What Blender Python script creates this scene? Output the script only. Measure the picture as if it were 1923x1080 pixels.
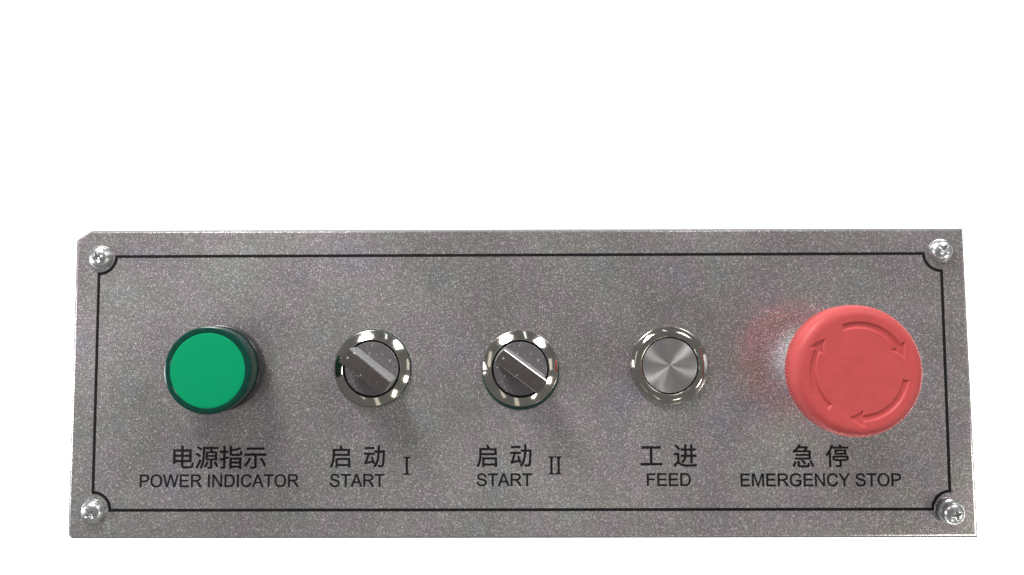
import bpy, bmesh, math, random
from mathutils import Matrix, Vector
from mathutils.geometry import delaunay_2d_cdt

S = 0.001                       # all drawing below is in millimetres on the face plate
scene = bpy.context.scene
for o in list(bpy.data.objects):
    bpy.data.objects.remove(o)
random.seed(4)
R = math.radians
WALL = 130.0                    # depth of the control box behind the face plate

# ------------------------------------------------------------------ camera
# the plate lies in the XZ plane, its front looks towards -Y:  local (x, y, z) -> world (x, -z, y)
def W(x, y, z):
    return Vector((x * S, -z * S, y * S))
CAM_R = Matrix(((0.9999595952, 0.0038861964, 0.0081058890),
                (-0.0033381359, 0.9977766193, -0.0665633138),
                (-0.0083465447, 0.0665335658, 0.9977492770)))
TO_WORLD = Matrix(((1, 0, 0), (0, 0, -1), (0, 1, 0)))
cam = bpy.data.cameras.new('camera')
cam.sensor_width = 36.0
cam.lens = 36.0 * 1600.0 / 1923.0
cam.shift_x = (961.5 - 934.66) / 1923.0
cam.shift_y = (481.68 - 540.0) / 1923.0
cam.clip_start = 0.01
cam.clip_end = 20.0
camo = bpy.data.objects.new('camera', cam)
scene.collection.objects.link(camo)
mw = (TO_WORLD @ CAM_R).to_4x4()
mw.translation = W(-4.615, 22.333, 282.995)
camo.matrix_world = mw
scene.camera = camo

# ------------------------------------------------------------------ world and lamps
world = bpy.data.worlds.new('World')
scene.world = world
world.use_nodes = True
bg = world.node_tree.nodes['Background']
bg.inputs[0].default_value = (1.0, 0.975, 0.955, 1)
bg.inputs[1].default_value = 0.21

def area(name, loc, aim, size, power, col=(1, 1, 1), size_y=None):
    l = bpy.data.lights.new(name, 'AREA')
    l.energy = power
    l.color = col
    l.size = size * S
    if size_y:
        l.shape = 'RECTANGLE'
        l.size_y = size_y * S
    o = bpy.data.objects.new(name, l)
    scene.collection.objects.link(o)
    o.location = W(*loc)
    o.rotation_euler = (W(*aim) - W(*loc)).to_track_quat('-Z', 'Y').to_euler()
    return o
area('key_lamp', (-250, 500, 310), (0, 0, 0), 190, 5.2, (1.0, 0.99, 0.97))
area('right_lamp', (380, 440, 320), (0, 0, 0), 180, 1.8, (1.0, 0.98, 0.96))
area('low_right_lamp', (450, -210, 260), (60, 0, 0), 90, 0.55, (1.0, 0.94, 0.84))
area('low_left_lamp', (-500, -40, 150), (60, 0, 0), 100, 1.0, (0.95, 0.98, 1.0))
area('bottom_lamp', (210, -400, 240), (0, 0, 0), 40, 0.16, (1.0, 0.93, 0.80), 110)
# dim unseen strip lamps added to put reflection patches in the chrome rings
for loc, sx, sy, pw, col in (((-520, 130, 290), 50, 260, 0.045, (1, 0.95, 0.82)), ((-60, -520, 270), 60, 300, 0.05, (1.0, 0.93, 0.76)),
                             ((540, 40, 300), 70, 200, 0.05, (1, 0.95, 0.84)), ((90, 560, 250), 30, 200, 0.05, (0.92, 0.97, 1.0)),
                             ((-300, -430, 290), 45, 220, 0.03, (1.0, 0.95, 0.84))):
    area('ring_patch_lamp', loc, (0, 0, 0), sx, pw, col, sy)
# unseen lamps added behind the plate to wash the wall to pure white
ZB = -6
for loc, sx, sy, pw in (((-360, -40, ZB), 90, 460, 1.5), ((360, -40, ZB), 90, 460, 1.6),
                        ((0, 300, ZB), 600, 90, 0.9), ((0, -290, ZB), 600, 90, 3.2)):
    area('wall_wash_lamp', loc, (loc[0], loc[1] + 1e-3, -WALL), sx, pw, (1, 1, 1), sy)

scene.view_settings.view_transform = 'Standard'
scene.view_settings.look = 'None'
scene.view_settings.exposure = 0.0
scene.view_settings.gamma = 1.0
scene.render.engine = 'CYCLES'
scene.cycles.max_bounces = 8

# ------------------------------------------------------------------ materials
def mat(name):
    m = bpy.data.materials.new(name)
    m.use_nodes = True
    nt = m.node_tree
    b = nt.nodes['Principled BSDF']
    return m, nt, b
def node(nt, typ, **kw):
    n = nt.nodes.new(typ)
    for k, v in kw.items():
        setattr(n, k, v)
    return n
def ramp(nt, src, stops):
    r = node(nt, 'ShaderNodeValToRGB')
    el = r.color_ramp.elements
    while len(el) < len(stops):
        el.new(0.5)
    for e, (p, c) in zip(el, stops):
        e.position = p
        e.color = (c, c, c, 1) if not isinstance(c, tuple) else (*c, 1)
    nt.links.new(src, r.inputs[0])
    return r
def noise(nt, vec, scale, detail=2.0, rough=0.5):
    n = node(nt, 'ShaderNodeTexNoise')
    n.inputs['Scale'].default_value = scale
    n.inputs['Detail'].default_value = detail
    n.inputs['Roughness'].default_value = rough
    nt.links.new(vec, n.inputs['Vector'])
    return n
def mix(nt, a, b, fac, mode='MIX'):
    m = node(nt, 'ShaderNodeMix', data_type='RGBA', blend_type=mode)
    for s, v in ((m.inputs[0], fac), (m.inputs[6], a), (m.inputs[7], b)):
        if isinstance(v, (float, int)):
            s.default_value = v
        elif isinstance(v, tuple):
            s.default_value = (*v, 1)
        else:
            nt.links.new(v, s)
    return m.outputs[2]

def make_sheet():
    # sparkling zinc / spangled steel sheet
    m, nt, b = mat('sparkling_sheet_metal')
    tc = node(nt, 'ShaderNodeTexCoord').outputs['Object']
    grain = noise(nt, tc, 3900, 2.0, 0.6)
    g = ramp(nt, grain.outputs['Fac'], ((0.28, 0.20), (0.50, 0.43), (0.61, 0.70), (0.71, 1.0)))
    vo = node(nt, 'ShaderNodeTexVoronoi')
    vo.inputs['Scale'].default_value = 2900
    nt.links.new(tc, vo.inputs['Vector'])
    sep = node(nt, 'ShaderNodeSeparateColor')
    nt.links.new(vo.outputs['Color'], sep.inputs[0])
    spark = ramp(nt, sep.outputs[0], ((0.0, 0.80), (0.72, 1.0), (0.90, 1.5), (1.0, 2.2)))
    c = mix(nt, g.outputs[0], spark.outputs[0], 1.0, 'MULTIPLY')
    tint = noise(nt, tc, 42, 3.0, 0.6)
    tn = ramp(nt, tint.outputs['Fac'], ((0.32, (0.96, 1.0, 1.03)), (0.44, (1.02, 0.99, 0.95)), (0.56, (1.06, 0.95, 1.01)), (0.68, (0.98, 0.95, 1.06))))
    c = mix(nt, c, tn.outputs[0], 1.0, 'MULTIPLY')
    wipe = noise(nt, tc, 8, 5.0, 0.66)
    wp = ramp(nt, wipe.outputs['Fac'], ((0.32, (0.78, 0.77, 0.77)), (0.5, (1.0, 1.0, 1.0)), (0.66, (1.22, 1.22, 1.22))))
    c = mix(nt, c, wp.outputs[0], 1.0, 'MULTIPLY')
    # faint scuffs
    mp = node(nt, 'ShaderNodeMapping')
    mp.inputs['Rotation'].default_value = (0, 0, 0.5)
    mp.inputs['Scale'].default_value = (1, 3.5, 1)
    nt.links.new(tc, mp.inputs[0])
    scuff = noise(nt, mp.outputs[0], 60, 4.0, 0.7)
    sc = ramp(nt, scuff.outputs['Fac'], ((0.62, 0.0), (0.80, 0.25)))
    c = mix(nt, c, (0.62, 0.63, 0.64), sc.outputs[0])
    nt.links.new(c, b.inputs['Base Color'])
    b.inputs['Metallic'].default_value = 0.80
    rr = ramp(nt, sep.outputs[1], ((0.0, 0.14), (1.0, 0.27)))
    smudge = noise(nt, tc, 17, 4.0, 0.6)
    sm_ = ramp(nt, smudge.outputs['Fac'], ((0.3, -0.05), (0.7, 0.07)))
    sm_.color_ramp.elements[0].color = (0, 0, 0, 1)
    sm_.color_ramp.elements[1].color = (0.12, 0.12, 0.12, 1)
    ad = node(nt, 'ShaderNodeMath', operation='ADD')
    nt.links.new(rr.outputs[0], ad.inputs[0])
    nt.links.new(sm_.outputs[0], ad.inputs[1])
    nt.links.new(ad.outputs[0], b.inputs['Roughness'])
    bump = node(nt, 'ShaderNodeBump')
    bump.inputs['Strength'].default_value = 0.26
    bump.inputs['Distance'].default_value = 0.00008
    nt.links.new(grain.outputs['Fac'], bump.inputs['Height'])
    nt.links.new(bump.outputs[0], b.inputs['Normal'])
    return m

def make_plain(name, col, rough, metal=0.0, coat=0.0, grain=0.0, gscale=900, gamt=0.06, spec=0.5, speck=None):
    m, nt, b = mat(name)
    tc = node(nt, 'ShaderNodeTexCoord').outputs['Object']
    n = noise(nt, tc, gscale, 3.0, 0.6)
    lo = tuple(x * (1 - gamt * 2) for x in col)
    hi = tuple(min(1, x * (1 + gamt * 2)) for x in col)
    r = ramp(nt, n.outputs['Fac'], ((0.3, lo), (0.7, hi)))
    c = r.outputs[0]
    if speck:
        n2 = noise(nt, tc, speck[0], 2.0, 0.6)
        r2 = ramp(nt, n2.outputs['Fac'], ((speck[1], 0.0), (speck[1] + 0.04, 1.0)))
        c = mix(nt, c, speck[2], r2.outputs[0])
        rm = node(nt, 'ShaderNodeMapRange')
        rm.inputs['To Min'].default_value = rough
        rm.inputs['To Max'].default_value = min(1, rough + 0.35)
        nt.links.new(r2.outputs[0], rm.inputs['Value'])
        nt.links.new(rm.outputs[0], b.inputs['Roughness'])
    else:
        n3 = noise(nt, tc, 180, 3.0, 0.6)
        rm = node(nt, 'ShaderNodeMapRange')
        rm.inputs['To Min'].default_value = rough * 0.75
        rm.inputs['To Max'].default_value = min(1, rough * 1.25)
        nt.links.new(n3.outputs['Fac'], rm.inputs['Value'])
        nt.links.new(rm.outputs[0], b.inputs['Roughness'])
    nt.links.new(c, b.inputs['Base Color'])
    b.inputs['Metallic'].default_value = metal
    b.inputs['Coat Weight'].default_value = coat
    b.inputs['Coat Roughness'].default_value = 0.08
    b.inputs['Specular IOR Level'].default_value = spec
    if grain:
        bump = node(nt, 'ShaderNodeBump')
        bump.inputs['Strength'].default_value = grain
        bump.inputs['Distance'].default_value = 0.00005
        nt.links.new(n.outputs['Fac'], bump.inputs['Height'])
        nt.links.new(bump.outputs[0], b.inputs['Normal'])
    return m

def make_spun():
    # circular-brushed steel: the radial streaks come from anisotropic reflection
    m, nt, b = mat('spun_steel')
    tc = node(nt, 'ShaderNodeTexCoord').outputs['Object']
    sx = node(nt, 'ShaderNodeSeparateXYZ')
    nt.links.new(tc, sx.inputs[0])
    ln = node(nt, 'ShaderNodeVectorMath', operation='LENGTH')
    fl = node(nt, 'ShaderNodeCombineXYZ')
    nt.links.new(sx.outputs[0], fl.inputs[0])
    nt.links.new(sx.outputs[1], fl.inputs[1])
    nt.links.new(fl.outputs[0], ln.inputs[0])
    rad = node(nt, 'ShaderNodeTexNoise', noise_dimensions='1D')
    rad.inputs['Scale'].default_value = 5200
    rad.inputs['Detail'].default_value = 3
    nt.links.new(ln.outputs['Value'], rad.inputs['W'])
    r = ramp(nt, rad.outputs['Fac'], ((0.3, 0.62), (0.7, 0.80)))
    nt.links.new(r.outputs[0], b.inputs['Base Color'])
    b.inputs['Metallic'].default_value = 1.0
    b.inputs['Roughness'].default_value = 0.30
    b.inputs['Anisotropic'].default_value = 0.92
    tg = node(nt, 'ShaderNodeTangent', direction_type='RADIAL', axis='Z')
    nt.links.new(tg.outputs[0], b.inputs['Tangent'])
    return m

M = dict(
    sheet=make_sheet(),
    ink=make_plain('black_ink', (0.010, 0.009, 0.011), 0.6, gamt=0.2, spec=0.1),
    box=make_plain('grey_powder_coat', (0.42, 0.43, 0.44), 0.5),
    wall=make_plain('white_wall_paint', (0.86, 0.86, 0.86), 0.9, gamt=0.01, spec=0.1),
    chrome=make_plain('polished_nickel', (0.50, 0.485, 0.445), 0.09, 1.0, gamt=0.04, gscale=260, grain=0.5),
    knob=make_plain('worn_dark_chrome', (0.19, 0.178, 0.190), 0.26, 0.5, gamt=0.06, speck=(1100, 0.66, (0.72, 0.72, 0.74))),
    grip=make_plain('polished_dark_chrome', (0.27, 0.235, 0.235), 0.16, 0.92, gamt=0.06, speck=(1100, 0.66, (0.72, 0.72, 0.74))),
    lit_side=make_plain('grip_metal_lit_side', (0.40, 0.41, 0.42), 0.34, 0.4, gamt=0.08),
    gap=make_plain('black_gap_rubber', (0.015, 0.015, 0.016), 0.5),
    gasket=make_plain('dark_green_rubber', (0.018, 0.050, 0.045), 0.35, gamt=0.1),
    zinc=make_plain('bright_zinc', (0.62, 0.635, 0.65), 0.33, 1.0, gamt=0.05),
    black=make_plain('black_plastic', (0.020, 0.020, 0.026), 0.32, grain=0.1),
    lens=make_plain('green_lens_plastic', (0.002, 0.042, 0.030), 0.20, spec=0.35, gamt=0.10, gscale=420),
    diffuser=make_plain('green_diffuser_plastic', (0.002, 0.265, 0.114), 0.5, gamt=0.012, spec=0.08),
    red=make_plain('red_matte_plastic', (0.49, 0.072, 0.072), 0.5, gamt=0.03, gscale=300, grain=0.05, spec=0.28),
    spun=make_spun(),
    edge=make_plain('bare_cut_steel_edge', (0.24, 0.24, 0.24), 0.75, 0.0, spec=0.1, gamt=0.05),
    stem=make_plain('pale_grey_plastic', (0.74, 0.80, 0.82), 0.35),
)

# ------------------------------------------------------------------ helpers
def link(name, me, m, parent, loc=None):
    o = bpy.data.objects.new(name, me)
    scene.collection.objects.link(o)
    if m and not me.materials:
        me.materials.append(m)
    if parent:
        o.parent = parent
    if loc:
        o.location = (loc[0] * S, loc[1] * S, loc[2] * S)
    return o
def finish(me, ang=32):
    for p in me.polygons:
        p.use_smooth = True
    me.set_sharp_from_angle(angle=R(ang))
    return me
def from_bm(bm, name, ang=32):
    bmesh.ops.remove_doubles(bm, verts=bm.verts, dist=1e-7)
    bmesh.ops.recalc_face_normals(bm, faces=bm.faces)
    me = bpy.data.meshes.new(name)
    bm.to_mesh(me)
    bm.free()
    return finish(me, ang)
def lathe_bm(profile, n=96, wobble=None):
    """profile of (radius, height) mm from the bottom outside to the axis or inner edge"""
    bm = bmesh.new()
    rings = []
    for i, (r, z) in enumerate(profile):
        if r <= 1e-6:
            rings.append([bm.verts.new((0, 0, z * S))])
        else:
            ring = []
            for k in range(n):
                a = 2 * math.pi * k / n
                rr = r + (wobble(i, k) if wobble else 0)
                ring.append(bm.verts.new((rr * math.cos(a) * S, rr * math.sin(a) * S, z * S)))
            rings.append(ring)
    for a, b in zip(rings, rings[1:]):
        for k in range(n):
            k2 = (k + 1) % n
            if len(b) == 1:
                bm.faces.new((a[k], a[k2], b[0]))
            elif len(a) == 1:
                bm.faces.new((a[0], b[k2], b[k]))
            else:
                bm.faces.new((a[k], a[k2], b[k2], b[k]))
    return bm
def lathe(name, profile, m, parent, loc=None, n=96, wobble=None, ang=32):
    return link(name, from_bm(lathe_bm(profile, n, wobble), name, ang), m, parent, loc)
def empty(name, loc):
    o = bpy.data.objects.new(name, None)
    o.empty_display_size = 0.02
    scene.collection.objects.link(o)
    o.location = loc
    return o

# ------------------------------------------------------------------ setting: the white wall behind
me = bpy.data.meshes.new('wall')
w0, w1 = 3.0, 0.04
vs = [(-w0, 0, -w0), (w0, 0, -w0), (w0, 0, w0), (-w0, 0, w0), (-w0, w1, -w0), (w0, w1, -w0), (w0, w1, w0), (-w0, w1, w0)]
me.from_pydata(vs, [], [(0, 1, 2, 3), (7, 6, 5, 4), (0, 4, 5, 1), (1, 5, 6, 2), (2, 6, 7, 3), (3, 7, 4, 0)])
wall = link('wall', me, M['wall'], None)
wall.location = (0, WALL * S, 0)
wall['kind'] = 'structure'

# ------------------------------------------------------------------ the control panel
root = empty('control_panel', (0, WALL * S, 0))
root.rotation_euler = (R(90), 0, 0)
root['label'] = 'silver grey metal control panel with green lamp, selector knobs and red emergency stop'
root['category'] = 'control panel'
Z0 = WALL                      # plate front in the root's local frame

def extrude_outline(name, outline, stack, m, parent, loc, ang=32):
    """outline = ccw points; stack = list of (inset, z); insets move every edge inwards"""
    n = len(outline)
    def inset(d):
        out = []
        for i in range(n):
            p0, p1, p2 = (Vector(outline[(i + k) % n]) for k in (-1, 0, 1))
            e1 = (p1 - p0).normalized(); e2 = (p2 - p1).normalized()
            n1 = Vector((-e1.y, e1.x)); n2 = Vector((-e2.y, e2.x))
            mvec = (n1 + n2) / (1 + n1.dot(n2))
            out.append(p1 + mvec * d)
        return out
    bm = bmesh.new()
    rings = [[bm.verts.new((p.x * S, p.y * S, z * S)) for p in inset(d)] for d, z in stack]
    for a, b in zip(rings, rings[1:]):
        for i in range(n):
            j = (i + 1) % n
            bm.faces.new((a[i], a[j], b[j], b[i]))
    bm.faces.new(rings[-1])
    bm.faces.new(list(reversed(rings[0])))
    return link(name, from_bm(bm, name, ang), m, parent, loc)

def rounded(pts, rad):
    out = []
    n = len(pts)
    for i, (p, r) in enumerate(zip(pts, rad)):
        p0, p1, p2 = Vector(pts[i - 1]), Vector(p), Vector(pts[(i + 1) % n])
        if r == 0:
            out.append(tuple(p1))
            continue
        a = (p0 - p1).normalized(); b = (p2 - p1).normalized()
        s, e = p1 + a * r, p1 + b * r
        for k in range(5):
            t = k / 4
            out.append(tuple((1 - t) ** 2 * s + 2 * t * (1 - t) * p1 + t * t * e))
    return out
plate_outline = rounded([(-148.2, -49.7), (-146.8, -51.0), (148.8, -50.9), (147.9, 50.1), (-143.2, 50.6), (-148.2, 47.3)],
                        [0.55, 0.6, 0, 0, 0.7, 0.8])
stack = [(0.25, -2.2), (0.0, -1.95), (0.0, -1.1)] + [(1.1 - 1.1 * math.cos(t), -1.1 + 1.1 * math.sin(t)) for t in (R(18), R(36), R(54), R(72), R(90))]
plate = extrude_outline('face_plate', plate_outline, stack, M['sheet'], root, (0, 0, Z0), 50)
front = max(plate.data.polygons, key=lambda p: p.area * (p.normal.z > 0.9))
front_edges = {tuple(sorted(k)) for k in front.edge_keys}
for e in plate.data.edges:
    if tuple(sorted(e.vertices)) in front_edges:
        e.use_edge_sharp = True
plate.data.materials.append(M['edge'])
for p in plate.data.polygons:
    if p.normal.z < 0.985:
        p.material_index = 1
box = extrude_outline('enclosure_box', rounded([(-143, -46.5), (143, -46.5), (143, 46), (-143, 46)], [2] * 4),
                      [(0, -WALL), (0, -2.2)], M['box'], root, (0, 0, Z0), 40)

# ---- printed border with notched corners (half sizes 140 x 41.6, notch 5.7)
def ribbon(pts, width, z=0.03):
    bm = bmesh.new()
    n = len(pts)
    L, Rr = [], []
    for i in range(n):
        p0, p1, p2 = (Vector(pts[(i + k) % n]) for k in (-1, 0, 1))
        e1 = (p1 - p0).normalized(); e2 = (p2 - p1).normalized()
        n1 = Vector((-e1.y, e1.x)); n2 = Vector((-e2.y, e2.x))
        mv = (n1 + n2) / max(0.5, 1 + n1.dot(n2))
        for arr, s in ((L, 0.5), (Rr, -0.5)):
            q = p1 + mv * width * s
            arr.append(bm.verts.new((q.x * S, q.y * S, z * S)))
    for i in range(n):
        j = (i + 1) % n
        bm.faces.new((Rr[i], Rr[j], L[j], L[i]))
    return bm
A, B, N = 140.0, 41.65, 5.75
bp = []
for sx, sy, a0 in ((1, -1, 180), (1, 1, 270), (-1, 1, 0), (-1, -1, 90)):
    cx, cy = sx * A, sy * B
    # concave quarter circle, walked counter-clockwise round the frame
    for k in range(13):
        a = R(a0 - 90 * k / 12)
        bp.append((cx + N * math.cos(a), cy + N * math.sin(a)))
link('border_line', from_bm(ribbon(bp, 0.95), 'border_line'), M['ink'], plate)

# ---- lettering: glyph outlines fitted into measured rectangles
CJK = {
    '\u7535': '452,408 452,264 204,264 204,408;531,408 788,408 788,264 531,264;452,478 204,478 204,621 452,621;531,478 531,621 788,621 788,478;126,695 126,129 204,129 204,191 452,191 452,85 459,13 483,-33 527,-56 597,-63 818,-63 884,-52 925,-18 949,46 962,142 943,148 923,156 904,166 887,176 881,96 869,46 848,20 814,13 602,13 566,16 544,26 534,48 531,83 531,191 865,191 865,695 531,695 531,838 452,838 452,695',
    '\u6e90': '537,407 843,407 843,319 537,319;537,549 843,549 843,463 537,463;505,205 480,155 451,105 419,59 385,19 400,10 416,0 432,-11 445,-20 479,24 513,75 544,130 572,186;788,188 819,137 850,84 877,33 898,-10 967,21 945,63 916,112 884,164 853,213;87,777 131,749 177,718 220,688 254,662 299,722 264,746 221,774 175,803 131,829;38,507 83,481 129,452 172,424 207,400 251,460 216,483 172,510 125,536 81,560;59,-24 126,-66 163,9 201,92 238,176 271,258 211,300 174,212 135,124 95,43;338,791 338,517 335,384 318,239 281,95 214,-36 229,-44 247,-54 263,-65 276,-76 347,63 388,218 407,374 411,517 411,723 951,723 951,791;650,709 644,685 637,659 629,632 621,607 469,607 469,261 649,261 649,0 648,-7 646,-12 641,-15 633,-16 529,-15 536,-30 542,-47 547,-64 550,-79 595,-79 633,-79 663,-75 687,-69 704,-59 714,-45 719,-27 721,-2 721,261 913,261 913,607 694,607 733,692',
    '\u6307': '837,781 771,755 692,731 605,707 515,687 515,836 441,836 441,552 448,498 471,465 516,448 588,443 821,443 882,450 922,476 944,527 956,610 939,614 920,621 902,629 887,637 881,572 870,534 850,516 817,511 592,511 553,513 529,519 518,531 515,552 515,625 615,645 715,669 810,696 894,725;512,134 838,134 838,29 512,29;512,195 512,295 838,295 838,195;441,359 441,-79 512,-79 512,-33 838,-33 838,-75 912,-75 912,359;184,840 184,638 44,638 44,567 184,567 184,352 31,310 53,237 184,276 184,8 183,-1 179,-6 173,-10 165,-11 65,-10 72,-27 79,-45 84,-63 88,-79 133,-79 170,-77 199,-73 222,-66 238,-55 249,-40 255,-19 257,9 257,298 390,339 381,409 257,373 257,567 376,567 376,638 257,638 257,840',
    '\u793a': '234,351 196,267 149,188 95,116 35,56 52,47 71,35 89,22 104,11 163,76 219,153 269,239 311,330;684,320 738,243 788,161 830,80 859,10 934,44 903,114 860,193 808,274 753,349;149,766 149,692 853,692 853,766;60,523 60,449 461,449 461,19 460,9 456,3 448,-1 437,-2 415,-3 379,-2 334,-2 284,0 293,-19 301,-40 307,-60 311,-79 372,-79 423,-77 463,-73 494,-66 517,-54 532,-38 540,-14 542,18 542,449 941,449 941,523',
    '\u542f': '276,311 276,-75 349,-75 349,-11 810,-11 810,-73 887,-73 887,311;349,57 349,241 810,241 810,57;436,821 452,791 469,758 483,726 495,697 154,697 154,456 151,338 135,211 100,84 36,-31 51,-41 68,-54 85,-69 97,-82 162,34 202,163 223,295 230,418 869,418 869,697 541,697 575,708 563,738 546,773 527,808 507,841;230,627 793,627 793,488 230,488',
    '\u52a8': '89,758 89,691 476,691 476,758;653,823 653,770 653,716 652,662 650,609 507,609 507,537 647,537 632,371 599,217 544,83 458,-25 474,-36 490,-49 505,-65 517,-79 609,41 669,189 704,356 721,537 870,537 861,311 851,156 837,63 819,19 811,12 803,7 792,5 780,4 759,4 728,5 691,7 650,10 659,-8 666,-27 670,-47 673,-64 713,-66 751,-67 785,-67 812,-65 834,-61 852,-55 869,-43 884,-27 906,27 922,134 934,310 945,571 945,609 724,609 725,662 726,716 727,770 727,823;89,44 90,45 90,43 113,54 163,69 260,93 427,131 446,64 512,86 493,146 468,218 439,293 410,365 348,348 363,311 378,273 392,233 406,194 168,144 197,215 224,292 249,371 270,451 494,451 494,520 54,520 54,451 193,451 171,364 148,285 126,222 111,183 99,157 88,136 77,121 65,113 72,97 79,77 85,59',
    '\u5de5': '52,72 52,-3 951,-3 951,72 539,72 539,650 900,650 900,727 104,727 104,650 456,650 456,72',
    '\u8fdb': '81,778 124,737 167,692 205,648 234,609 292,657 261,694 222,736 178,779 135,819;720,819 720,658 555,658 555,819 481,819 481,658 339,658 339,586 481,586 481,469 479,407 333,407 333,335 471,335 456,279 432,224 397,174 348,128 362,117 377,103 392,87 402,74 460,130 501,194 529,263 545,335 720,335 720,80 795,80 795,335 944,335 944,407 795,407 795,586 924,586 924,658 795,658 795,819;555,586 720,586 720,407 553,407 555,468;262,478 50,478 50,408 188,408 188,121 153,103 116,77 77,43 38,2 88,-66 126,-17 162,23 195,51 223,61 241,56 264,41 290,22 319,2 374,-25 437,-42 510,-51 596,-53 680,-52 778,-50 871,-46 942,-43 945,-24 950,-3 957,17 964,35 882,27 789,21 691,17 598,16 518,18 449,24 388,39 335,64 312,79 293,93 277,105 262,115',
    '\u6025': '262,181 262,34 269,-15 292,-45 337,-61 409,-65 640,-65 699,-59 737,-35 759,11 770,85 753,89 734,96 716,103 701,112 696,54 686,22 667,7 635,3 413,3 374,4 351,9 340,18 337,34 337,181;412,209 453,168 494,125 529,81 555,43 616,84 589,122 552,165 511,207 469,245;767,180 801,127 834,70 861,15 880,-33 950,-4 930,44 902,98 868,153 833,206;145,179 124,132 100,81 72,32 42,-11 111,-44 138,0 164,51 189,102 210,150;322,843 278,773 218,701 142,631 51,568 65,557 80,543 93,528 104,514 123,526 141,539 159,552 176,565 176,543 745,543 745,459 189,459 189,400 745,400 745,314 155,314 155,251 819,251 819,605 618,605 641,637 664,670 685,703 704,735 653,768 641,765 363,765 402,828;224,605 249,629 273,653 295,677 316,702 599,702 583,677 567,652 549,627 531,605',
    '\u505c': '467,578 795,578 795,494 467,494;398,632 398,440 867,440 867,632;309,377 309,214 375,214 375,315 883,315 883,214 951,214 951,377;564,825 574,808 585,789 594,769 603,750 325,750 325,686 951,686 951,750 684,750 673,773 661,798 646,822 632,845;398,240 398,179 594,179 594,5 593,-3 590,-8 584,-11 574,-12 443,-11 450,-26 457,-43 463,-60 467,-76 521,-76 565,-75 601,-72 629,-67 649,-57 661,-43 667,-23 669,3 669,179 860,179 860,240;263,838 218,726 162,619 100,521 32,439 43,423 55,402 66,382 74,365 96,390 117,417 138,445 159,475 159,-79 228,-79 228,588 257,644 284,701 309,759 332,817',
}
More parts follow.
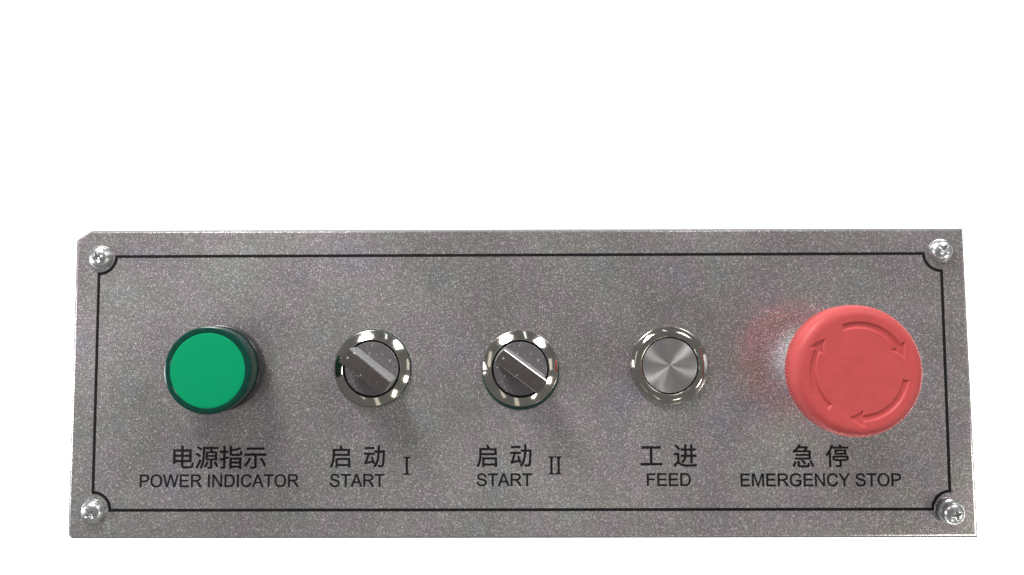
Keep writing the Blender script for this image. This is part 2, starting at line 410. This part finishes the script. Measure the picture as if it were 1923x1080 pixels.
# capital outlines (units of 1/2048 em): M move, L line, Q quadratic, H / V, T smooth quadratic
CAPS = {
 'P': (1366, 'M158 0V1466H711Q857 1466 934 1452Q1042 1434 1115 1383.5T1232.5 1242T1277 1042Q1277 855 1158 725.5T728 596H352V0Z M352 769H731Q910 769 985.5 835.5T1061 1023Q1061 1110 1017 1172T901 1254Q855 1293 727 1293H352Z'),
 'O': (1593, 'M99 714Q99 1079 295 1285.5T801 1492Q1004 1492 1167 1395T1415.5 1124.5T1501 731Q1501 507 1410.5 330T1155 62T800 -29Q594 -29 431 71T184 343T99 714Z M299 711Q299 446 441.5 293.5T799 141Q1018 141 1159.5 295T1301 732Q1301 911 1240.5 1044.5T1063.5 1251.5T802 1325Q595 1325 447 1183T299 711Z'),
 'W': (1933, 'M414 0L25 1466H224L447 505Q483 354 509 205L575 476L854 1466H1088L1298 724Q1377 448 1412 205Q1440 344 1485 524L1715 1466H1910L1508 0H1321L1012 1117L966 1289L923 1117L612 0Z'),
 'E': (1366, 'M162 0V1466H1222V1293H356V844H1167V672H356V173H1256V0Z'),
 'R': (1479, 'M161 0V1466H811Q1007 1466 1109 1426.5T1272 1287T1333 1066Q1333 910 1232 803T920 667Q997 630 1037 594Q1122 516 1198 399L1453 0H1209L1015 305Q930 437 875 507T776.5 605T688 644Q655 651 580 651H355V0Z M355 819H772Q905 819 980 846.5T1094 934.5T1133 1066Q1133 1171 1057 1238.5T815 1306H355Z'),
 'I': (569, 'M191 0V1466H385V0Z'),
 'N': (1479, 'M156 0V1466H355L1125 315V1466H1311V0H1112L342 1152V0Z'),
 'D': (1479, 'M158 0V1466H663Q834 1466 924 1445Q1050 1416 1139 1340Q1255 1242 1312.5 1089.5T1370 741Q1370 574 1331 445T1231 231.5T1097.5 97.5T922 25T687 0Z M352 173H665Q810 173 892.5 200T1024 276Q1093 345 1131.5 461.5T1170 744Q1170 968 1096.5 1088.5T918 1250Q842 1293 660 1293H352Z'),
 'C': (1479, 'M1204 514L1398 465Q1337 226 1178.5 100.5T791 -25Q554 -25 405.5 71.5T179.5 351T102 744Q102 975 190 1147T441.5 1408.5T794 1491Q1014 1491 1164 1379T1373 1064L1182 1019Q1131 1175 1034 1246T790 1317Q621 1317 507.5 1236T348 1018.5T302 745Q302 564 354.5 429T518 227T758 160Q916 150 1035 246T1204 514Z'),
 'A': (1366, 'M-3 0L560 1466H769L1369 0H1148L977 444H364L203 0Z M420 602H917L764 1008Q694 1193 660 1312Q632 1171 581 1032Z'),
 'T': (1251, 'M531 0V1293H48V1466H1210V1293H725V0Z'),
 'S': (1366, 'M92 471L275 487Q288 377 335.5 306.5T483 192.5T708 149Q819 149 904 182T1030.5 272.5T1072 398Q1072 467 1032 518.5T900 605Q841 628 639 676.5T356 768Q251 823 199.5 904.5T148 1087Q148 1198 211 1294.5T395 1441T664 1491Q827 1491 951.5 1438.5T1143 1284T1215 1053L1029 1039Q1014 1179 927 1250.5T670 1322Q493 1322 412 1257T331 1100.5Q331 1021 388.5 969.5T688 865Q925 811 1013 771Q1141 712 1202 621.5T1263 413Q1263 295 1195.5 190.5T1001.5 28T717 -25Q518 -25 383.5 33T172.5 207.5T92 471Z'),
 'F': (1251, 'M168 0V1466H1157V1293H362V839H1050V666H362V0Z'),
 'M': (1706, 'M152 0V1466H444L791 428L861 211Q886 291 939 446L1290 1466H1551V0H1364V1227L938 0H763L339 1248V0Z'),
 'G': (1593, 'M844 575V747L1465 748V204Q1322 90 1170 32.5T858 -25Q642 -25 465.5 67.5T199 335T109 726Q109 942 199.5 1129T460 1407T852 1491Q1014 1491 1144.5 1438.5T1349 1292.5T1462 1047L1287 999Q1254 1112 1205 1176.5T1065 1280T853 1319Q714 1319 612.5 1276.5T449 1165T355 1010.5Q302 868 302 730Q302 541 367 413.5T556.5 224.5T821 162Q947 162 1067 209.5T1249 313V575Z'),
 'Y': (1366, 'M571 0V621L6 1466H242L531 1024Q611 900 680 776Q746 891 840 1035L1124 1466H1350L765 621V0Z'),
 ' ': (569, ''),
}
def cap_contours(d):
    import re
    tok = re.findall(r'[MLQTHVZ]|-?[\d.]+', d)
    out, cur, i, cmd, ctrl = [], [], 0, None, None
    def num():
        nonlocal i
        i += 1
        return float(tok[i - 1])
    while i < len(tok):
        if tok[i].isalpha():
            cmd = tok[i]
            i += 1
            if cmd == 'Z':
                out.append([Vector(p) for p in cur])
                cur = []
                continue
        x, y = cur[-1] if cur else (0, 0)
        if cmd in 'ML':
            cur.append((num(), num())); ctrl = None
        elif cmd == 'H':
            cur.append((num(), y)); ctrl = None
        elif cmd == 'V':
            cur.append((x, num())); ctrl = None
        else:
            if cmd == 'Q':
                ctrl = (num(), num())
            else:
                ctrl = (2 * x - ctrl[0], 2 * y - ctrl[1]) if ctrl else (x, y)
            e = (num(), num())
            for k in range(1, 5):
                t = k / 4
                cur.append(tuple((1 - t) ** 2 * a + 2 * t * (1 - t) * c + t * t * b for a, c, b in zip((x, y), ctrl, e)))
    return out
def clean(c, dmin):
    r = []
    for p in c:
        if not r or (p - r[-1]).length > dmin:
            r.append(p)
    if (r[0] - r[-1]).length < dmin:
        r.pop()
    return r
def text_mesh(body, rect, bold=0.0):
    conts, x = [], 0.0
    for ch in body:
        if ch in CAPS:
            w, d = CAPS[ch]
            cs = cap_contours(d)
            k = 1000 / 2048
        else:
            w, k = 1000, 1.0
            cs = [[Vector((float(a), float(b))) for a, b in (q.split(',') for q in c.split())] for c in CJK[ch].split(';')]
        conts.append([clean([Vector((x + p.x * k, p.y * k)) for p in c], 11 if k == 1.0 else 1) for c in cs])
        x += w * k
    allp = [p for g in conts for c in g for p in c]
    x0, x1 = min(p.x for p in allp), max(p.x for p in allp)
    y0, y1 = min(p.y for p in allp), max(p.y for p in allp)
    bm = bmesh.new()
    for g in conts:
        loops = []
        area2 = sum(p.cross(q) for c in g for p, q in zip(c, c[1:] + c[:1]))
        sg = -1.0 if area2 > 0 else 1.0
        for c in g:
            n = len(c)
            lp = []
            for i in range(n):
                # a pen-width gain: every contour moves outwards by `bold` mm
                p0, p1, p2 = [Vector((rect[0] + (q.x - x0) / (x1 - x0) * (rect[2] - rect[0]), rect[1] + (q.y - y0) / (y1 - y0) * (rect[3] - rect[1]))) for q in (c[i - 1], c[i], c[(i + 1) % n])]
                e1, e2 = (p1 - p0).normalized(), (p2 - p1).normalized()
                n1, n2 = Vector((-e1.y, e1.x)), Vector((-e2.y, e2.x))
                q = p1 + (n1 + n2) / max(0.5, 1 + n1.dot(n2)) * bold * sg
                lp.append(Vector((q.x, q.y, 0)))
            loops.append(lp)
        co, ed = [], []
        for lp in loops:
            k0 = len(co)
            co += [p.to_2d() for p in lp]
            ed += [(k0 + i, k0 + (i + 1) % len(lp)) for i in range(len(lp))]
        vo, _, fo, _, _, _ = delaunay_2d_cdt(co, ed, [], 1, 1e-5)
        flat = [bm.verts.new((p.x * S, p.y * S, 0.03 * S)) for p in vo]
        for t in fo:
            cx = sum(vo[i].x for i in t) / len(t)
            cy = sum(vo[i].y for i in t) / len(t)
            odd = False
            for lp in loops:
                for p, q in zip(lp, lp[1:] + lp[:1]):
                    if (p.y > cy) != (q.y > cy) and cx < (q.x - p.x) * (cy - p.y) / (q.y - p.y) + p.x:
                        odd = not odd
            if odd:
                bm.faces.new([flat[i] for i in t])
    bm.normal_update()
    me = bpy.data.meshes.new('lettering')
    bm.to_mesh(me)
    bm.free()
    return me
def numeral_mesh(rect, bars):
    x0, y0, x1, y1 = rect
    t = 0.38
    bm = bmesh.new()
    def quad(a, b, c, d):
        bm.faces.new([bm.verts.new((x * S, y * S, 0.03 * S)) for x, y in (a, b, c, d)])
    quad((x0, y0), (x1, y0), (x1, y0 + t), (x0, y0 + t))
    quad((x0, y1 - t), (x1, y1 - t), (x1, y1), (x0, y1))
    for xc in bars:
        quad((xc - 0.36, y0 + t), (xc + 0.36, y0 + t), (xc + 0.36, y1 - t), (xc - 0.36, y1 - t))
        for s in (-1, 1):
            for yy, q in ((y0 + t, 1), (y1 - t, -1)):
                pts = [(xc + s * 0.36, yy), (xc + s * 0.62, yy), (xc + s * 0.36, yy + q * 0.4)]
                bm.faces.new([bm.verts.new((x * S, y * S, 0.03 * S)) for x, y in pts])
    me = bpy.data.meshes.new('lettering')
    bm.to_mesh(me)
    bm.free()
    return me
def caption(label, meshes):
    bm = bmesh.new()
    for me in meshes:
        bm.from_mesh(me)
        bpy.data.meshes.remove(me)
    for f in bm.faces:
        if f.normal.z < 0:
            f.normal_flip()
    me = bpy.data.meshes.new('lettering')
    bm.to_mesh(me)
    bm.free()
    o = link('lettering', me, M['ink'], plate)
    o['label'] = label
BC, BL = 0.10, 0.07
caption('black caption reading POWER INDICATOR under the green lamp', [
    text_mesh('\u7535\u6e90\u6307\u793a', (-113.75, -28.23, -83.17, -20.91), BC), text_mesh('POWER INDICATOR', (-124.63, -34.25, -72.38, -30.09), BL)])
caption('black caption reading START with numeral I', [
    text_mesh('\u542f', (-62.18, -27.96, -55.58, -20.89), BC), text_mesh('\u52a8', (-50.94, -27.89, -44.21, -20.91), BC),
    text_mesh('START', (-62.10, -34.24, -44.30, -30.03), BL), numeral_mesh((-38.16, -30.34, -35.71, -24.55), (-36.93,))])
caption('black caption reading START with numeral II', [
    text_mesh('\u542f', (-13.99, -27.88, -7.42, -20.73), BC), text_mesh('\u52a8', (-2.97, -27.81, 3.92, -20.66), BC),
    text_mesh('START', (-13.98, -34.07, 4.05, -29.95), BL), numeral_mesh((9.39, -30.32, 13.83, -24.48), (10.45, 12.8))])
caption('black caption reading FEED under the steel push button', [
    text_mesh('\u5de5', (39.64, -27.38, 46.60, -21.37), BC), text_mesh('\u8fdb', (50.43, -27.91, 57.91, -20.78), BC),
    text_mesh('FEED', (41.62, -34.07, 55.86, -30.05), BL)])
caption('black caption reading EMERGENCY STOP under the red button', [
    text_mesh('\u6025', (89.18, -28.15, 96.12, -20.86), BC), text_mesh('\u505c', (100.11, -28.09, 107.39, -20.88), BC),
    text_mesh('EMERGENCY STOP', (72.16, -34.33, 124.28, -30.13), BL)])

# ---- corner screws: pan heads with a real cross recess
def screw_mesh():
    """height field of a pan head with a Phillips recess"""
    Rh, H = 3.5, 2.4
    nr, na = 34, 96
    bm = bmesh.new()
    def zf(x, y):
        r = math.hypot(x, y)
        t = min(1.0, r / Rh)
        z = 0.5 + (H - 0.5) * math.sqrt(max(0.0, 1 - t ** 2.6))
        w = 0.52
        def arm(u, v):
            du = abs(u) - 1.9
            dv = abs(v) - w * (1.0 - 0.25 * abs(u) / 2.1)
            return max(du, dv)
        d = min(arm(x, y), arm(y, x))
        k = max(0.0, min(1.0, -d / 0.28 + 0.15))
        depth = 1.5 * max(0.25, 1 - r / 2.6)
        return z - depth * k * k * (3 - 2 * k)
    rings = []
    for i in range(nr + 1):
        r = Rh * (i / nr) ** 0.85
        if i == 0:
            rings.append([bm.verts.new((0, 0, zf(0, 0) * S))])
        else:
            rings.append([bm.verts.new((r * math.cos(2 * math.pi * k / na) * S, r * math.sin(2 * math.pi * k / na) * S,
                                        zf(r * math.cos(2 * math.pi * k / na), r * math.sin(2 * math.pi * k / na)) * S)) for k in range(na)])
    rings.append([bm.verts.new((Rh * 0.985 * math.cos(2 * math.pi * k / na) * S, Rh * 0.985 * math.sin(2 * math.pi * k / na) * S, 0)) for k in range(na)])
    for a, b in zip(rings, rings[1:]):
        for k in range(na):
            j = (k + 1) % na
            if len(a) == 1:
                bm.faces.new((a[0], b[k], b[j]))
            else:
                bm.faces.new((a[k], b[k], b[j], a[j]))
    return from_bm(bm, 'screw', 60)
sm = screw_mesh()
washer_me = from_bm(lathe_bm([(3.9, 0), (3.95, 0.15), (3.85, 0.42), (3.6, 0.5), (3.0, 0.5)], 64), 'washer', 40)
for x, y, z, rot, tilt, lab in ((-139.5, 41.4, 0.5, 20, (0.03, -0.05), 'screw in the upper left corner'),
                                (139.8, 42.6, 0.5, 52, (-0.06, 0.06), 'screw in the upper right corner'),
                                (-139.7, -42.0, 0.5, 34, (0.04, -0.04), 'screw in the lower left corner'),
                                (139.4, -42.3, 2.6, 12, (0.10, 0.10), 'raised screw in the lower right corner')):
    s = link('screw', sm, M['zinc'], root, (x, y, Z0 + z))
    s.rotation_euler = (tilt[0], tilt[1], R(rot))
    s['label'] = lab
    if z < 1:
        wsh = link('washer', washer_me, M['zinc'], s, (0, 0, -0.5))
    else:
        lathe('washer', [(3.9, 0), (4.1, 0.3), (4.1, 1.4), (3.8, 1.7), (3.6, 1.8), (3.6, 2.5), (2.6, 2.6)], M['zinc'], s, (0, 0, -2.6), 64, ang=40)

# ---- green power indicator
px, py = -98.0, 4.75
lampo = lathe('indicator_lamp', [(13.6, 0), (13.9, 0.3), (14.0, 1.2), (14.0, 5.6), (13.7, 6.1), (13.0, 6.2), (12, 6.2)], M['black'], root, (px, py, Z0))
lampo['label'] = 'green power indicator lamp in a black collar'
lathe('lens', [(13.2, 6.0), (13.45, 6.3), (13.45, 10.2), (13.75, 10.5), (13.8, 11.0), (13.8, 14.0), (13.65, 14.5), (13.2, 14.75), (12.8, 14.8), (11.95, 14.79), (11.86, 14.7), (11.85, 14.4)], M['lens'], lampo)
lathe('diffuser', [(11.84, 14.3), (11.83, 14.62), (11.6, 14.68), (11.0, 14.7), (8, 14.74), (4, 14.77), (0, 14.78)], M['diffuser'], lampo)

# ---- selector switches
ring_prof = [(12.4, 0), (12.45, 0.7), (12.3, 1.0), (12.15, 1.12), (9.75, 2.55), (9.55, 2.65), (9.4, 2.6), (9.3, 2.4), (9.25, 1.2)]
def selector(x, y, rot, label, gask):
    ring = lathe('selector_switch', ring_prof, M['chrome'], root, (x, y, Z0 + 0.35), 128, ang=25)
    ring['label'] = label
    lathe('gasket', [(12.3, -0.35), (12.75, -0.3), (12.75, -0.05), (12.3, 0.05), (9, 0.05)], M['gasket'], ring, gask, 96)
    lathe('recess', [(9.35, 1.3), (8.6, 1.2), (0, 1.2)], M['gap'], ring, None, 64)
    # turning knob: round disc with a grip bar across it
    rk, zb, zt, hw, ch = 8.75, 2.5, 16.2, 2.6, 0.35
    dk = lathe_bm([(rk, 1.25), (rk, zb - 0.2), (rk - 0.2, zb), (0, zb)], 96)
    me = from_bm(dk, 'knob', 30)
    kn = link('knob', me, M['knob'], ring)
    kn.rotation_euler = (0, 0, R(rot))
    bm = bmesh.new()
    def outline(hw, rr):
        pts = []
        a0 = math.asin(hw / rr)
        for k in range(13):
            a = -a0 + 2 * a0 * k / 12
            pts.append((rr * math.cos(a), rr * math.sin(a)))
        for k in range(13):
            a = math.pi - a0 + 2 * a0 * k / 12
            pts.append((rr * math.cos(a), rr * math.sin(a)))
        return pts
    lay = [(hw + 0.35, rk - 0.05, zb - 0.3), (hw + 0.35, rk - 0.05, zb), (hw + 0.12, rk - 0.08, zb + 0.35), (hw, rk - 0.1, zb + 1.0), (hw - 0.05, rk - 0.15, zt - ch), (hw - 0.12, rk - 0.22, zt - ch * 0.4), (hw - ch, rk - 0.15 - ch, zt)]
    rings = [[bm.verts.new((px_ * S, py_ * S, z * S)) for px_, py_ in outline(h, r_)] for h, r_, z in lay]
    n = len(rings[0])
    for a, b in zip(rings, rings[1:]):
        for i in range(n):
            bm.faces.new((a[i], a[(i + 1) % n], b[(i + 1) % n], b[i]))
    bm.faces.new(rings[-1])
    gm = from_bm(bm, 'grip', 30)
    g = link('grip', gm, M['grip'], ring)
    gm.materials.append(M['lit_side'])  # same metal as the top; light on the sides painted as a paler colour
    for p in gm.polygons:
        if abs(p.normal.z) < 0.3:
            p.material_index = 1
    g.rotation_euler = (0, 0, R(rot))
    return ring
selector(-48.27, 4.38, -38.5, 'chrome selector switch above START I', (0, 0, 0))
selector(0.37, 4.25, -36.5, 'chrome selector switch above START II with its gasket showing', (0.1, -0.9, 0))

# ---- steel push button
fx, fy = 49.33, 5.1
pb = lathe('push_button', [(12.7, 0), (12.75, 0.9), (12.6, 1.25), (12.35, 1.5), (11.4, 2.35), (10.9, 2.62), (10.3, 2.72), (9.6, 2.6), (9.35, 2.3), (9.15, 1.6), (9.12, 0.6)], M['chrome'], root, (fx, fy, Z0 + 0.05), 128, ang=22)
pb['label'] = 'round spun steel push button above FEED'
lathe('recess', [(9.2, 1.75), (8.9, 1.75), (8, 0.9), (0, 0.9)], M['gap'], pb, None, 64)
lathe('cap', [(9.0, 0.8), (9.0, 1.95), (8.85, 2.17), (8.5, 2.2), (6, 2.2), (3, 2.2), (0.6, 2.2), (0.05, 2.2), (0, 2.2)], M['spun'], pb, None, 160, ang=20)

# ---- red emergency stop
ex, ey = 100.3, 4.75
st = lathe('emergency_stop', [(11.5, 0), (11.7, 0.4), (11.7, 2.2), (11.3, 2.6), (11.2, 3.0), (11.2, 17)], M['stem'], root, (ex, ey, Z0), 128)
st['label'] = 'red mushroom emergency stop button with three turn arrows'
def arrow_sd(r, a):
    """signed distance (mm, negative inside) to one clockwise arrow; a = degrees"""
    a = (a - 109 + 180) % 360 - 180             # 0 at the tail, negative along the arrow
    s = -R(a) * 14.25                           # arc length along the arrow
    L = R(76) * 14.25
    T = R(92) * 14.25
    v = r - 14.25
    body = max(-s, s - L - 0.3, abs(v) - 0.85)
    # head: triangle from half width 2.35 at s = L to a point at s = T
    k = 2.35 / (T - L)
    nv = math.hypot(1, k)
    head = max(L - s, (abs(v - 0.05) - (T - s) * k) / nv)
    return min(body, head)
def head_mesh():
    nr, na = 168, 560
    Rf, Rm, zt = 17.2, 20.4, 28.6
    bm = bmesh.new()
    rings = []
    for i in range(nr + 1):
        r = Rf * i / nr
        q = max(0.0, min(1.0, (r - 12.0) / 5.2))
        base = zt - 0.28 * (1 - q * q * (3 - 2 * q))
        if i == 0:
            rings.append([bm.verts.new((0, 0, base * S))])
            continue
        ring = []
        for k in range(na):
            a = 360.0 * k / na
            z = base
            if 11.0 < r < 17.1:
                d = min(arrow_sd(r, a), arrow_sd(r, a + 120), arrow_sd(r, a - 120))
                t = max(0.0, min(1.0, 0.5 - d / 0.7))
                z -= 0.52 * t * t * (3 - 2 * t)
            ring.append(bm.verts.new((r * math.cos(R(a)) * S, r * math.sin(R(a)) * S, z * S)))
        rings.append(ring)
    # rounded shoulder
    for t in (15, 30, 45, 60, 75, 90):
        r = Rf + (Rm - Rf) * math.sin(R(t)); z = zt - 3.6 * (1 - math.cos(R(t)))
        rings.append([bm.verts.new((r * math.cos(2 * math.pi * k / na) * S, r * math.sin(2 * math.pi * k / na) * S, z * S)) for k in range(na)])
    # knurled rim, 112 ribs
    for r0, z, amp in ((20.42, 24.6, 0.0), (20.42, 24.3, 0.16), (20.3, 20.5, 0.2), (19.6, 18.6, 0.2), (19.1, 18.1, 0.0), (12.0, 17.4, 0.0), (11.0, 17.0, 0.0)):
        ring = []
        for k in range(na):
            r = r0 - amp * (1, 0.85, 0, 0, 0.85)[k % 5]
            ring.append(bm.verts.new((r * math.cos(2 * math.pi * k / na) * S, r * math.sin(2 * math.pi * k / na) * S, z * S)))
        rings.append(ring)
    for a, b in zip(rings, rings[1:]):
        for k in range(na):
            j = (k + 1) % na
            if len(a) == 1:
                bm.faces.new((a[0], b[k], b[j]))
            else:
                bm.faces.new((a[k], b[k], b[j], a[j]))
    return from_bm(bm, 'mushroom_head', 45)
hm = head_mesh()
hm.transform(Matrix.Diagonal((0.966, 0.966, 1, 1)))
link('mushroom_head', hm, M['red'], st)
